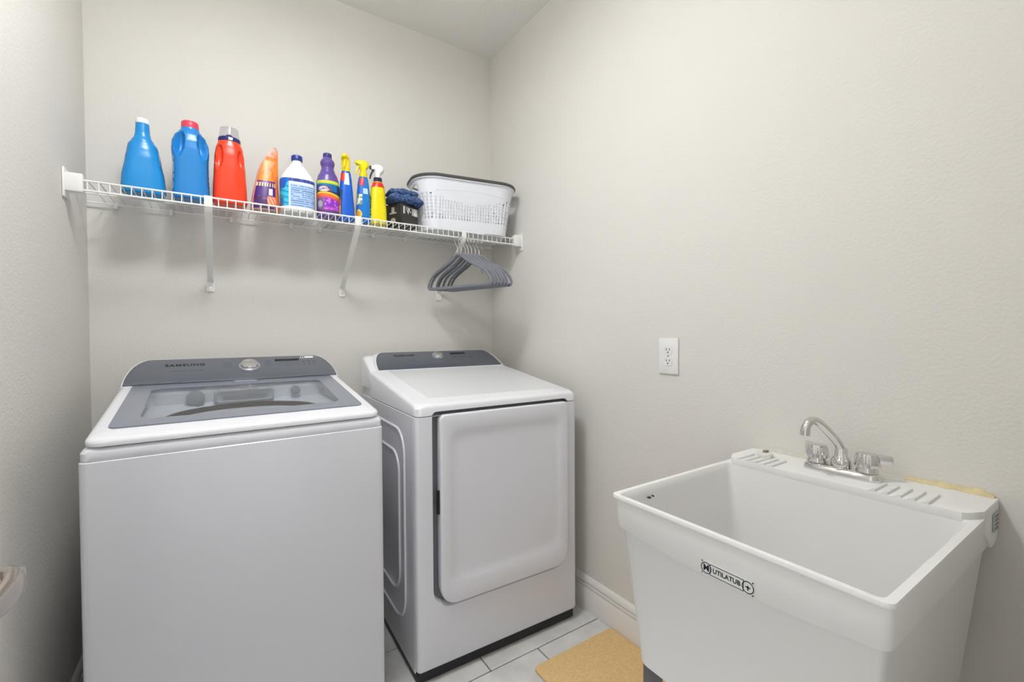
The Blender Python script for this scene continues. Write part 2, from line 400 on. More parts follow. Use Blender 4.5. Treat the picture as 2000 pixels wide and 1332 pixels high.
# front panel with the pocket for the door
po = rr(-WW, WW, .046, .910, (.012, .012, .002, .002), 6, 4); PX0, PX1, PZ0, PZ1 = -.286, .296, .245, .9225
pk = rr(PX0, PX1, PZ0, .9098, (.07, .07, .003, .003), 6, 4)
def ins(lp, e): 
    return [(x-math.copysign(e, x), z if z > .88 else z+e*(1 if z < .4 else 0)) for x, z in lp]
mb = MB().loft([[(x, .0325, z) for x, z in po], [(x, .012, z) for x, z in po], [(x, .005, z) for x, z in ins(po, .0025)], [(x, .0012, z) for x, z in ins(po, .007)], [(x, 0, z) for x, z in ins(po, .014)], [(x, 0, z) for x, z in pk], [(x, .002, z) for x, z in ins(pk, .0015)], [(x, .028, z) for x, z in ins(pk, .006)], [(x, .0325, z) for x, z in ins(pk, .007)]], False, False)
build('front_panel', mb, ENAMEL, dryer)
build('door_recess', MB().loft([[(x, .0335, z) for x, z in rr(PX0, PX1, PZ0, .930, .03, 5)], [(x, .029, z) for x, z in rr(PX0, PX1, PZ0, .930, .03, 5)]]), mat('recess_shade_grey', s8(120, 121, 125), .35), dryer)  # backing coloured grey to paint in the shade of the gap round the door
# door slab with a shallow dished middle
dx0, dx1, dz0, dz1 = -.262, .290, .258, .914
def dl(e, y, r=(.062, .062, .02, .02)):
    return [(x, y, z) for x, z in rr(dx0+e, dx1-e, dz0+e, dz1-e, tuple(max(q-e*.4, .004) for q in r), 8, 6)]
def dl2(ex, et, eb, y, r):
    return [(x, y, z) for x, z in rr(dx0+ex, dx1-ex, dz0+eb, dz1-et, r, 8, 6)]
mb = MB().loft([dl(.004, .026), dl(.001, .008), dl(0, -.010), dl(.001, -.0135), dl(.003, -.0152), dl(.007, -.016), dl2(.035, .052, .062, -.0165, .04), dl2(.044, .064, .078, -.012, .035), dl2(.056, .076, .092, -.008, .03), dl2(.070, .088, .106, -.007, .03), dl2(.2, .25, .25, -.007, .02)], False, True)
ddoor = build('door', mb, ENAMEL, dryer)
build('door_latch', MB().box(dx0-.008, dx0+.0005, -.004, .004, .575, .655), DARK, ddoor)
# top: flat cover with a raised lip, sloping up to the console
def topl(e, dz, r=.03):
    return [(x, y, .950+.072*max(0, (y-.01))/.535+dz) for x, y in rr(-WW+e, WW-e, e-.001, .57, (r, r, .004, .004), 8, 90)]
def topb(e, z, r=.03): return [(x, y, z) for x, y in rr(-WW+e, WW-e, e-.001, .57, (r, r, .004, .004), 8, 90)]
def panl(e, dz): return [(x, y, .950+.072*max(0, (y-.01))/.535+dz) for x, y in rr(-.262+e, .262-e, .060+e, .545, (.012, .012, .002, .002), 6, 6)]
def notch(lp, e):
    o_ = []
    for x, y, z in lp:
        if y < .02:
            q = max(0.0, min(1.0, (x-(PX0-.004))/.016, ((PX1+.004)-x)/.016)); q = q*q*(3-2*q)
            z = max(z, .9115+.0135*q+e*q)
        o_.append((x, y, z))
    return o_
mb = MB().loft([topb(.030, .932, .01), notch(topb(.004, .9115, .018), .001), notch(topb(.0005, .9130, .02), 0), topl(0, -.012, .022), topl(.002, -.006), topl(.007, -.001), topl(.016, 0.0015)], True, True)
build('top_cover', mb, ENAMEL2, dryer)
mb = MB().loft([[(x, y, .950+.072*max(0, (y-.01))/.535+.001) for x, y in rr(-.270, .275, .065, .548, .012, 6, 6)], [(x, y, .950+.072*max(0, (y-.01))/.535+.0035) for x, y in rr(-.268, .273, .067, .548, .012, 6, 6)]], False, True)
build('top_panel', mb, mat('top_panel_enamel', s8(232, 233, 235), .2), dryer)
dpan, don, DH = console(dryer, .318, .268, .548, 1.024, .685, 1.098, .70, mat('slate_panel_dark', s8(88, 93, 103), .28), ENAMEL2)
# the white ends that carry the console
for s_ in (-1, 1):
    prof = [(.535, .95), (.535, 1.016), (.56, 1.028), (.62, 1.058), (.672, 1.082), (.70, 1.088), (.716, 1.082), (.716, .95)]
    l = []
    for xa, k in ((.343, .0), (.341, .004), (.33, .010), (.318, .012), (.29, .012)):
        l.append([(s_*xa, y, z+(k if z > .96 else 0)-.012*(1 if z > .96 else 0)) for y, z in prof])
    build('console_end', MB().loft(l), ENAMEL2, dryer)
build('console_back', MB().box(-.335, .335, .54, .716, .911, 1.02), ENAMEL2, dryer, bev=.004)
knob_on(don, .0, .098, .023, dpan)
text_part('lettering', 'SAMSUNG', .018, INKD, dpan, don(-.165, .112, .0098), 1.12, 1.1, bold=.0004)
plate_on('display', don, .075, .155, .112, .126, DISPLAY, dpan)
plate_on('print_mark', don, -.15, -.125, .066, .069, INKG, dpan, .0002, .001)
for i in range(4): plate_on('print_mark', don, .075+i*.03, .092+i*.03, .078, .088, INKG, dpan, .0002, .003)
# embossed ribs pressed into both side sheets
for s_ in (-1, 1):
    for (y0, y1, z0, z1, r_) in ((.115, .62, .15, .845, .085), (.175, .56, .235, .755, .07)):
        pts = [(s_*(WW+.0002), y, z) for y, z in rr(y0, y1, z0, z1, (r_*1.3, r_*1.3, r_, r_), 8, 3)]
        build('side_rib', MB().tube(pts, .0055, 8, True, sx=1.0), ENAMEL, dryer)

# ------------------------------------------------------------------ utility sink
SX, SY = RX-.003, .447
sink = thing('utility_sink', (SX, SY, 0), 0, 'white plastic laundry tub on legs against the wall', 'sink')
PER = 12
def sl(x0, x1, hy, z, r=.02, bow=0.0):
    l = rr(x0, x1, -hy, hy, r, 5, PER); o_ = []
    for x, y in l:
        zz = z
        if bow and x < x0+.012: zz = z-bow*(1-(y/hy)**2)
        o_.append((x, y, zz))
    return o_
RZ = .836
mb = MB().loft([
    sl(-.552, -.085, .205, .470, .03), sl(-.556, -.08, .209, .474, .03),
    sl(-.576, -.032, .2325, .7648, .014, .016), sl(-.5765, -.031, .2330, .7655, .014, .016),
    sl(-.5840, -.006, .2395, .7660, .014, .016), sl(-.5850, -.004, .2402, .7675, .014, .016),
    sl(-.589, -.003, .2415, .8275, .012), sl(-.594, -.003, .2455, .829, .012), sl(-.5945, -.003, .246, .833, .012), sl(-.5935, -.003, .2455, .8362, .012), sl(-.5855, -.155, .2345, .8368, .010),
    sl(-.5840, -.1565, .2330, .8355, .012), sl(-.579, -.158, .229, .82, .016),
    sl(-.545, -.185, .190, .50, .035), sl(-.53, -.20, .175, .486, .035), sl(-.36, -.345, .01, .484, .004)], True, True)
basin = build('basin', mb, TUBP, sink)
build('drain', MB().lathe([(.03, .4845), (.03, .488), (.02, .487), (.018, .4865)], 24, (-.352, 0, 0)), CHROME, basin)
# raised ledge along the wall; its front edge steps down to the rim
LZ = .850
lp = [(-.004, -.2455), (-.118, -.2455), (-.150, -.230), (-.1575, -.222), (-.1575, .222), (-.150, .230), (-.118, .2455), (-.004, .2455)]
def led(z, e): return [(min(-.002, x+e) if x < -.01 else x, y*(1-e/.247), z) for x, y in lp]
mb = MB().loft([led(.828, .0015), led(.834, 0), led(LZ-.0018, .0002), led(LZ-.0005, .0008), led(LZ, .0022)], True, True)
led_o = build('back_ledge', mb, TUBP, sink)
for s_ in (-1, 1):
    build('ledge_bracket', MB().loft([[(x, s_*y, z) for x, z in ((-.004, .775), (-.004, .832), (-.10, .832), (-.10, .80), (-.06, .765), (-.02, .765))] for y in (.228, .2450)]), TUBP, sink, bev=.002)
# drain ridges cast into the ledge
def ridge(y):
    l = [[(x, yy, z) for yy, z in ((y-.0050, LZ-.001), (y+.0100, LZ-.001), (y-.0030, LZ+.0055), (y-.0050, LZ+.0050))] for x in (-.1572, -.085)]
    return build('drain_ridge', MB().loft(l), TUBP, led_o)
for i in range(5):
    ridge(.205-.0205*i); ridge(-.085-.0215*i)
# caulk smeared along the wall joint
CAULK = mat('old_caulk', s8(208, 204, 192), .6, bump=.4, bscale=80, var=.1, vscale=30)
CAULKY = mat('yellowed_caulk', s8(216, 200, 156), .55, bump=.4, bscale=80, var=.12, vscale=40)
random.seed(3)
def caulk(name, y0, y1, m, h0, h1, d):
    lo = []; N = 26
    for i in range(N+1):
        q = i/N; y = y0+(y1-y0)*q; h_ = (h0+(h1-h0)*q)*(.7+.6*random.random())*min(1, 6*q+.15, 6*(1-q)+.15); dd = d*(.7+.6*random.random())
        lo.append([(.0025, y, LZ-.004), (.0025, y, LZ+h_), (-.001, y, LZ+h_*.9), (-dd*.5, y, LZ+.003+h_*.15), (-dd, y, LZ+.0005), (-dd*.8, y, LZ-.004)])
    return build(name, MB().loft(lo), m, sink)
caulk('caulk_bead', .246, -.10, CAULK, .010, .004, .012)
caulk('caulk_bead', -.09, -.24, CAULKY, .006, .012, .010)
# printed logo plate on the apron
FX = -.5872
def lg(name, y0, y1, z0, z1, th=.0006, m=INKD, par=None):
    l = [[(FX-t, y, z) for y, z in ((y0, z0), (y1, z0), (y1, z1), (y0, z1))] for t in (-.003, th)]
    return build(name, MB().loft(l), m, par or lp_o, smooth=False)
yc, zc, hw_, hh_ = -.0167, .767, .047, .0115
lp_o = build('logo_plate', MB().loft([[(FX-t, yc+y, zc+z) for y, z in rr(-hw_, hw_, -hh_, hh_, .003, 3)] for t in (-.006, .0002)]), mat('logo_ground', s8(226, 226, 222), .5), sink)
lg('logo_line', yc-.030, yc+.030, zc+.0088, zc+.0098); lg('logo_line', yc-.030, yc+.030, zc-.0098, zc-.0088)
for s_ in (-1, 1):
    lg('logo_line', yc+s_*.030-.0005, yc+s_*.030+.0005, zc-.0098, zc+.0098)
    build('logo_ring', MB().loft([[(FX-t, yc+s_*.0375+r_*math.cos(a), zc+r_*math.sin(a)) for a in [2*PI*k/28 for k in range(28)]] for t, r_ in ((0, .0102), (.0006, .0102), (.0006, .0088), (0, .0088))], False, False), INKD, lp_o)
    for t_ in (-1, 1): lg('logo_dot', yc+s_*.0455-.001, yc+s_*.0455+.001, zc+t_*.0103-.001, zc+t_*.0103+.001)
MT = lambda y, z: Matrix(((0, 0, -1, FX-.0005), (-1, 0, 0, y), (0, 1, 0, z), (0, 0, 0, 1)))
text_part('lettering', 'UTILATUB', .0115, INKD, lp_o, MT(yc, zc), 1.0, .95, bold=.0002)
text_part('lettering', 'M', .015, INKD, lp_o, MT(yc+.0375, zc), 1.0, 1.0, bold=.0004)
lg('logo_mark', yc-.0375-.004, yc-.0375+.004, zc-.001, zc+.001); lg('logo_mark', yc-.0375-.001, yc-.0375+.001, zc-.005, zc+.003)
# small printed sticker on the near end of the ledge
stk = build('sticker', MB().box(-.055, -.025, -.2485, -.2455, .795, .832), mat('sticker_grey', s8(186, 186, 186), .5), sink)
for i in range(4): build('sticker_mark', MB().box(-.051, -.029, -.249, -.248, .800+i*.008, .803+i*.008), LEGM, stk)
# scuffs inside the far end
for (x, z, a) in ((-.5, .812, .006), (-.485, .813, .002)):
    build('scuff', MB().box(x, x+a, .218, .2245, z, z+.003), SLOT, basin)
# legs: folded grey sheet angles
for sx_ in (0, 1):
    for sy_ in (-1, 1):
        x = (-.545, -.095)[sx_]; dxs = (1, -1)[sx_]; y = sy_*.198
        pts = [(0, 0), (.055*dxs, 0), (.055*dxs, -sy_*.002), (.002*dxs, -sy_*.002), (.002*dxs, -sy_*.05), (0, -sy_*.05)]
        l = [[(x+a*k, y+b_*k, z) for a, b_ in pts] for z, k in ((0, .75), (.49, 1.0))]
        lg_ = build('leg', MB().loft(l), LEGM, sink, smooth=False)
        build('leg_foot', MB().box(min(x, x+.042*dxs)-.002, max(x, x+.042*dxs)+.002, min(y, y-sy_*.04)-.002, max(y, y-sy_*.04)+.002, 0, .012), DARK, lg_)

# stopper lying on the ledge
pl = thing('sink_stopper', (1.238, .625, LZ+.0005), 0, 'round white rubber sink stopper lying on the tub ledge', 'stopper')
build('stopper_disc', MB().lathe([(.020, .005), (.0205, .007), (.0205, .013), (.018, .016), (.012, .0165)], 32, (0, 0, -.005)), mat('stopper_rubber', s8(226, 224, 214), .5), pl)
build('stopper_tab', MB().box(-.006, .010, -.006, .004, .011, .017), mat('stopper_metal', s8(150, 145, 130), .35, metal=.6), pl, bev=.002)

# ------------------------------------------------------------------ faucet
fc = thing('faucet', (1.236, .447, LZ), 0, 'chrome two-handle faucet mounted on the tub ledge', 'faucet')
# base plate: waisted between the handles
lpz = []
def bl(e, z):
    o_ = []
    N = 64
    for i in range(N):
        a = 2*PI*i/N; y = (.078-e)*math.copysign(abs(math.sin(a))**.75, math.sin(a)); x = (.027-e)*math.copysign(abs(math.cos(a))**.55, math.cos(a))
        o_.append((x, y, z+(.004*(math.cos(y/.05*PI*.5*2)+1)*.5 if z > .01 else 0)*0))
    return o_
build('base_plate', MB().loft([bl(.0, 0), bl(0, .004), bl(.002, .012), bl(.006, .017), bl(.012, .019)]), CHROME, fc)
for s_ in (-1, 1):
    hnd = build('handle', MB().lathe([(.0215, .0185), (.0215, .022), (.0195, .025), (.0195, .031)], 32, (0, s_*.051, 0)), CHROME, fc)
    l = []
    for z, r_ in ((.031, .0235), (.034, .024), (.047, .0225), (.056, .021), (.060, .019), (.061, .012)):
        l.append([(r_*(1+.05*math.cos(10*a))*math.cos(a), s_*.051+r_*(1+.05*math.cos(10*a))*math.sin(a), z) for a in [2*PI*i/60 for i in range(60)]])
    build('handle_grip', MB().loft(l), CHROME, hnd)
    an = (math.radians(50), math.radians(-62))[0 if s_ > 0 else 1]
    d = Vector((math.cos(an), math.sin(an), 0)); pz = Vector((-d.y, d.x, 0)); c0 = Vector((0, s_*.051, 0))
    l = []
    for t, wz0, wz1, th in ((.008, .039, .0595, .008), (.03, .038, .0595, .0065), (.043, .037, .0585, .0055), (.047, .040, .056, .004)):
        l.append([tuple(c0+d*t+pz*a+Vector((0, 0, z))) for a, z in ((-th, wz0), (th, wz0), (th, wz1), (-th, wz1))])
    build('handle_wing', MB().loft(l), BRUSHED, hnd, bev=.003)
build('spout_collar', MB().lathe([(.019, .017), (.021, .022), (.0205, .032), (.016, .040), (.013, .044), (.0125, .06), (.011, .062)], 32, (0, 0, 0)), CHROME, fc)
# spout: rises, slants out over the basin and turns down
tipd = Vector((-.9, .42, 0)).normalized()
sp = []
for s_, z in ((0, .04), (0, .056), (.003, .064), (.010, .075), (.026, .092), (.044, .110), (.059, .123), (.069, .129), (.080, .130), (.089, .125), (.095, .115), (.097, .104), (.0975, .096)):
    sp.append(tipd*s_+Vector((0, 0, z)))
build('spout', MB().tube(sp, [.0095]*11+[.0105, .0105], 20), CHROME, fc)

# ------------------------------------------------------------------ wall outlet
ol = thing('wall_outlet', (RX, .991, 1.1062), 0, 'white duplex power outlet plate on the right-hand wall above the sink', 'outlet')
build('cover_plate', MB().box(-.0065, -.0003, -.0395, .0395, -.0625, .0625), PLATE, ol, bev=.003)
for s_ in (-1, 1):
    rc = build('receptacle', MB().loft([[(-.0062-d, y, z+s_*.0195) for y, z in rr(-.0165, .0165, -.014, .014, .009, 5)] for d in (0, .002)]), PLATE, ol)
    for y in (-.0062, .0062): build('slot', MB().box(-.0086, -.0080, y-.0012, y+.0012, s_*.0195+.0, s_*.0195+.008), SLOT, rc)
    build('ground_hole', MB().lathe([(.0026, -.0086), (.0026, -.0078)], 12, (0, 0, s_*.0195-.006), 'x'), SLOT, rc)
build('plate_screw', MB().lathe([(.003, -.0076), (.003, -.006)], 12, (0, 0, 0), 'x'), BRUSHED, ol)

# ------------------------------------------------------------------ floor mat
fm = build('floor_mat', MB().loft([[(x, y, z) for x, y in rr(e, .385-e, e, .60-e, .02, 6)] for z, e in ((.0, .002), (.002, 0), (.008, 0), (.010, .004))]), MATM, loc=(.915, .655, .0003))
tag(fm, 'tan fibre mat on the tiled floor in front of the dryer, running under the sink', 'mat')

# ------------------------------------------------------------------ wire shelf
ZD = 1.672; YF, YB = 1.893, 2.183
shelf = thing('wire_shelf', (LX, YB, ZD), 0, 'white vinyl-coated wire shelf spanning wall to wall above the machines', 'shelf')
def W(x, y, z): return (x-LX, y-YB, z-ZD)
for nm, y, z, r_ in (('front_rail', YF, ZD-.0015, .0032), ('front_lower_rail', YF-.001, 1.640, .0034), ('middle_rail', 2.04, ZD-.0042, .0028), ('back_rail', 2.172, ZD-.0042, .0030)):
    build(nm, MB().tube([W(LX+.004, y, z), W(RX-.004, y, z)], r_, 8), WIRE, shelf)
x = LX+.055; wire0 = None
while x < RX-.04:
    if wire0 is None:
        wire0 = build('deck_wire', MB().tube([(0, YB-.006-YB, 0), (0, YF+.004-YB, 0), (0, YF-.001-YB, -.004), (0, YF-.003-YB, -.034)], .0017, 6), WIRE, shelf, loc=(x-LX, 0, 0))
    else: share(wire0, shelf, (x-LX, 0, 0))
    x += .0262
# end brackets on the side walls
for side in (-1, 1):
    xw = LX if side < 0 else RX
    xs = sorted((xw-side*.0008, xw-side*.046)); xp = sorted((xw-side*.0005, xw-side*.006))
    eb = build('end_bracket', MB().add(*(lambda b_: (b_.v, b_.f))(MB().box(xs[0]-LX, xs[1]-LX, YF-.012-YB, YF+.02-YB, 1.632-ZD, 1.688-ZD))), WIRE, shelf, bev=.003)
    build('bracket_plate', MB().box(xp[0]-LX, xp[1]-LX, YF-.018-YB, YF+.035-YB, 1.612-ZD, 1.702-ZD), WIRE, eb, bev=.002)
# diagonal supports
for bx in (-.0165, .495, .985):
    l = []
    for y, z, hw in ((YF-.006, ZD-.02, .013), (YF-.004, ZD-.036, .0125), (YF+.012, ZD-.055, .012), (2.165, 1.412, .010), (2.183, 1.402, .0115)):
        l.append([W(bx-hw, y, z), W(bx+hw, y, z), W(bx+hw*.8, y+.008, z+.007), W(bx-hw*.8, y+.008, z+.007)])
    l[-1] = [(a, min(b_, 2.1885-YB), c) for a, b_, c in l[-1]]
    br = build('support_bracket', MB().loft(l), WIRE, shelf, bev=.001)
    build('rail_hook', MB().box(bx-.012-LX, bx+.012-LX, YF-.0065-YB, YF-.003-YB, 1.636-ZD, ZD+.003-ZD), WIRE, br, bev=.001)
    ft = build('bracket_foot', MB().loft([[W(bx+a, 2.1885-d, 1.386+c) for a, c in rr(-.014, .014, -.021, .021, .006, 4)] for d in (0, .0035, .005)]), WIRE, br)
    build('screw', MB().lathe([(.0045, -.0062), (.0045, -.004)], 12, W(bx, 2.1885, 1.380), 'y'), BRUSHED, br)
for cx in (-.30, -.14, .06, .28, .40, .64, .80, 1.12, 1.24):
    build('wall_clip', MB().box(cx-.006-LX, cx+.006-LX, 2.166-YB, 2.1885-YB, 1.652-ZD, 1.676-ZD), WIRE, shelf, bev=.002)

# ------------------------------------------------------------------ hangers
HGR = mat('hanger_grey', s8(128, 130, 138), .55, bump=.1, bscale=400)
def make_hanger():
    t = thing('coat_hanger', (0, 0, 0), 0, 'grey slim coat hanger in the bunch hanging from the wire shelf', 'hanger', 'grey hangers on the shelf rail')
    pts = [(0, -.078)]
    half = [(.012, -.080), (.03, -.088), (.05, -.104), (.075, -.120), (.11, -.136), (.15, -.155), (.178, -.174), (.195, -.195), (.204, -.212), (.206, -.222), (.201, -.2305), (.19, -.232)]
    path = [(0, -s_, z) for s_, z in reversed(half)]+[(0, 0, -.078)]+[(0, s_, z) for s_, z in half]
    b_ = build('hanger_body', MB().tube(path, .0072, 8, True, sx=.55, upv=(1, 0, 0)), HGR, t)
    build('strap_notch', MB().tube([(0, -.155, -.158), (0, -.150, -.172), (0, -.158, -.18)], .003, 6), HGR, b_)
    hk = [(0, 0, -.08), (0, 0, -.062), (0, .004, -.050), (0, .013, -.040)]
    hk = [(0, .0, -.085), (0, .0, -.055), (0, -.004, -.046)]
    cy, cz, r_ = -.0, -.0145, .0185
    hk = [(0, 0, -.085), (0, 0, -.052), (0, .004, -.043), (0, .012, -.033)]+[(0, cy+r_*math.cos(a), cz+r_*math.sin(a)) for a in [math.radians(q) for q in (-30, 0, 30, 60, 90, 120, 150, 180, 200)]]
    build('hook', MB().tube(hk, .0018, 8), BRUSHED, t)
    return t
hg = make_hanger()
spots = [(.951, 18), (.970, 19.5), (.992, 17), (1.008, 18.5), (1.026, 17), (1.047, 15), (1.067, 16)]
for i, (x, a) in enumerate(spots):
    if i == 0: o = hg
    else:
        o = hg.copy(); COL.objects.link(o)
        for ch in hg.children:
            c = share(ch, o)
            for g_ in ch.children: share(g_, c)
    o.location = (x, YF-.001, 1.6408); o.rotation_euler = (0, 0, math.radians(a))

# ------------------------------------------------------------------ bottles
ZS = ZD+.0020
class Body:
    """lofted bottle: sections (z, half-width x, half-depth y, exponent)"""
    def __init__(s, secs, dents=(), n=56, nz=44):
        s.secs = secs; s.dents = dents; s.n = n; s.nz = nz; s.h = secs[-1][0]
    def sec(s, z):
        S = s.secs
        if z <= S[0][0]: return S[0][1:]
        for a, b_ in zip(S, S[1:]):
            if z <= b_[0]:
                q = (z-a[0])/max(1e-9, b_[0]-a[0]); q = q*q*(3-2*q)*.5+q*.5
                return tuple(a[i]+(b_[i]-a[i])*q for i in (1, 2, 3))
        return S[-1][1:]
    def pt(s, a, z, off=0.0):
        hx, hy, e = s.sec(z); sn, cs = math.sin(a), math.cos(a)
        x = (hx+off)*math.copysign(abs(sn)**(2/e), sn); y = -(hy+off)*math.copysign(abs(cs)**(2/e), cs)
        for (ca, cz, wa, wz, dp) in s.dents:
            da = (a-ca+PI) % (2*PI)-PI; q = (da/wa)**2+((z-cz)/wz)**2
            if q < 1:
                k = 1-dp*(1-q)**.6; x *= (1+k)/2 if abs(ca) < 1 else 1; y *= k
        return (x, y, z)
    def mesh(s):
        zs = sorted(set([q[0] for q in s.secs]+[s.h*i/s.nz for i in range(s.nz+1)]))
        mb = MB(); mb.loft([[s.pt(2*PI*i/s.n, z) for i in range(s.n)] for z in zs]); return mb
def printed(name, fn, pt, u0, u1, v0, v1, nu, nv, parent, m=None, thick=None):
    """a curved printed label; fn(u, v) in 0..1 gives the ink colour"""
    vs = [pt(u0+(u1-u0)*i/nu, v0+(v1-v0)*j/nv) for j in range(nv+1) for i in range(nu+1)]
    fs = [(j*(nu+1)+i, j*(nu+1)+i+1, (j+1)*(nu+1)+i+1, (j+1)*(nu+1)+i) for j in range(nv) for i in range(nu)]
    me = bpy.data.meshes.new(name); me.from_pydata(vs, [], fs)
    at = me.color_attributes.new('print', 'FLOAT_COLOR', 'CORNER'); k = 0
    for j in range(nv):
        for i in range(nu):
            c = lin(tuple(q/255 for q in fn((i+.5)/nu, (j+.5)/nv)))
            for q in range(4): at.data[k].color = (*c, 1); k += 1
    for p in me.polygons: p.use_smooth = True
    me.materials.append(m or PRINT)
    o = bpy.data.objects.new(name, me); COL.objects.link(o); o.parent = parent; return o
R_ = math.radians
def hsh(a, b_): return (math.sin(a*127.1+b_*311.7)*43758.5453) % 1.0
def lines(u, v, rows, ink, ground, lo=.05, hi=.95, dens=.5):
    r_ = v*rows
    if lo < u < hi*(.75+.25*hsh(int(r_), 3)) and .25 < r_ % 1 < .75 and hsh(int(u*40), int(r_)) > dens*.4: return ink
    return ground
BLUE = mat('bottle_blue', s8(22, 138, 208), .28, spec=.5); BLUE2 = mat('bottle_blue_deep', s8(30, 128, 200), .28)
RED = mat('bottle_orange_red', s8(238, 62, 24), .28); PINK = mat('cap_pink_red', s8(222, 62, 82), .35)
NAVY = mat('cap_navy', s8(36, 40, 110), .35); WHITEP = mat('bottle_white', s8(240, 240, 242), .35)
CAPB = mat('cap_blue', s8(30, 52, 140), .35); PURP = mat('bottle_purple', s8(98, 74, 150), .3)
PURPD = mat('cap_purple', s8(58, 52, 120), .35); YEL = mat('spray_yellow', s8(245, 222, 20), .35)
YELB = mat('bottle_yellow', s8(240, 222, 16), .3); SBL = mat('spray_blue', s8(8, 92, 200), .25); SBL2 = mat('spray_blue_light', s8(14, 108, 196), .25)
NAVY2 = mat('collar_navy', s8(26, 32, 74), .35)

def bottle(name, x, y, rz, label, cat='bottle'): return thing(name, (x, y, ZS), R_(rz), label, cat)
def cap(parent, prof, m, name='cap', n=36): return build(name, MB().lathe(prof, n), m, parent)

# 1 blue bottle with a long neck
t = bottle('detergent_bottle', -.202, 2.0, 8, 'bright blue bottle with a slim neck and white cap at the end of the shelf')
B = Body([(0, .054, .036, 3), (.004, .060, .040, 3), (.012, .062, .041, 3), (.06, .0585, .040, 2.8), (.12, .0485, .037, 2.6), (.150, .0435, .034, 2.4), (.168, .0405, .031, 2.2), (.184, .031, .027, 2), (.198, .0235, .022, 2), (.212, .0205, .020, 2), (.246, .0185, .0185, 2)])
build('bottle_body', B.mesh(), BLUE, t)
cap(t, [(.0192, .244), (.0196, .246), (.0196, .258), (.018, .261), (.010, .262)], WHITEP)
def f1(u, v):
    if (u-.5)**2/.2+(v-.5)**2/.25 > 1: return (22, 138, 208)
    return (40, 50, 96) if (u-.45)**2+(v-.62)**2 < .05 else ((190, 60, 60) if v < .25 and u > .4 else (150, 170, 190) if hsh(int(u*7), int(v*9)) > .6 else (30, 90, 160))
printed('label', f1, lambda a, z: B.pt(a, z, .0006), R_(52), R_(118), .035, .165, 26, 40, t)

# 2 blue bottle with a pink-red cap and grip
t = bottle('softener_bottle', -.068, 2.0, 4, 'blue bottle with moulded grip and a pinkish red cap')
B = Body([(0, .049, .038, 3.4), (.005, .055, .043, 3.4), (.014, .0565, .044, 3.4), (.08, .0535, .043, 3), (.13, .053, .042, 3), (.18, .0565, .042, 2.8), (.205, .055, .041, 2.6), (.228, .047, .038, 2.4), (.244, .035, .032, 2.1), (.252, .029, .028, 2), (.262, .026, .026, 2)],
         dents=((R_(-36), .193, R_(24), .044, .62), (R_(38), .193, R_(24), .044, .62)), n=96, nz=64)
build('bottle_body', B.mesh(), BLUE2, t)
cap(t, [(.0262, .258), (.0268, .260), (.0262, .280), (.024, .283), (.014, .284)], PINK)
def f2(u, v):
    return (200, 206, 214) if hsh(int(u*6), int(v*11)) > .55 else ((160, 70, 66) if .3 < v < .5 and u < .6 else (60, 90, 150) if hsh(int(u*9)+3, int(v*8)) > .5 else (168, 190, 210))
printed('label', f2, lambda a, z: B.pt(a, z, .0006), R_(-128), R_(-62), .02, .15, 24, 40, t)
printed('back_label', f2, lambda a, z: B.pt(a, z, .0006), R_(68), R_(120), .05, .14, 18, 30, t)

# 3 orange-red bottle with a clear dosing cap
t = bottle('laundry_bottle', .052, 2.0, 0, 'orange-red detergent bottle with navy collar and clear dosing cap')
B = Body([(0, .048, .040, 3.2), (.005, .053, .044, 3.2), (.014, .0555, .045, 3.2), (.06, .054, .045, 3), (.12, .051, .043, 2.8), (.18, .0475, .041, 2.6), (.215, .043, .038, 2.4), (.232, .0375, .035, 2.1), (.238, .035, .034, 2)],
         dents=((R_(-42), .170, R_(22), .046, .42), (R_(44), .168, R_(20), .036, .42), (R_(36), .09, R_(26), .045, .08)), n=96, nz=64)
build('bottle_body', B.mesh(), RED, t)
cap(t, [(.0355, .236), (.0362, .238), (.0362, .250), (.034, .252), (.030, .2525)], NAVY, 'collar')
c = cap(t, [(.0335, .2525), (.0335, .256), (.031, .272), (.0295, .288), (.026, .290), (.010, .290)], CLEARP, 'dosing_cap')
build('pour_spout', MB().lathe([(.014, .2525), (.013, .262), (.010, .266)], 24), NAVY, t)
build('collar_tab', MB().box(-.004, .010, -.0378, -.0345, .2375, .2475), INKW, t, bev=.001)
def f3(u, v): return (70, 40, 74) if hsh(int(u*5), int(v*13)) > .45 else (120, 40, 40)
printed('label', f3, lambda a, z: B.pt(a, z, .0006), R_(-125), R_(-76), .03, .21, 14, 40, t)

# 4 stand-up refill pouch
t = bottle('refill_pouch', .168, 2.005, 0, 'orange and purple printed refill pouch with a slanted top', 'pouch')
PO_L = [(0, -.052), (.05, -.046), (.10, -.036), (.145, -.026), (.18, -.015), (.215, .002), (.24, .018), (.256, .032)]
PO_R = [(0, .052), (.06, .049), (.12, .047), (.18, .0475), (.23, .0475), (.248, .0455), (.256, .040)]
def ipl(tab, z):
    for a, b_ in zip(tab, tab[1:]):
        if z <= b_[0]: return a[1]+(b_[1]-a[1])*(z-a[0])/(b_[0]-a[0])
    return tab[-1][1]
def po_pt(side, off=0.0):
    def g(u, z):
        xl, xr = ipl(PO_L, z), ipl(PO_R, z); x = xl+(xr-xl)*u
        th = .030*max(0, 1-(z/.2)**1.4)+.0022; s_ = max(0.0, 1-(2*u-1)**2)**.5
        return (x+off*0, side*(th*s_+off), z)
    return g
mb = MB(); nz, nu = 40, 20; lo = []
for j in range(nz+1):
    z = .256*j/nz
    lo.append([po_pt(-1)(i/nu, z) for i in range(nu+1)]+[po_pt(1)(i/nu, z) for i in range(nu-1, 0, -1)])
build('pouch_body', mb.loft(lo), mat('pouch_film', s8(196, 150, 128), .3), t)
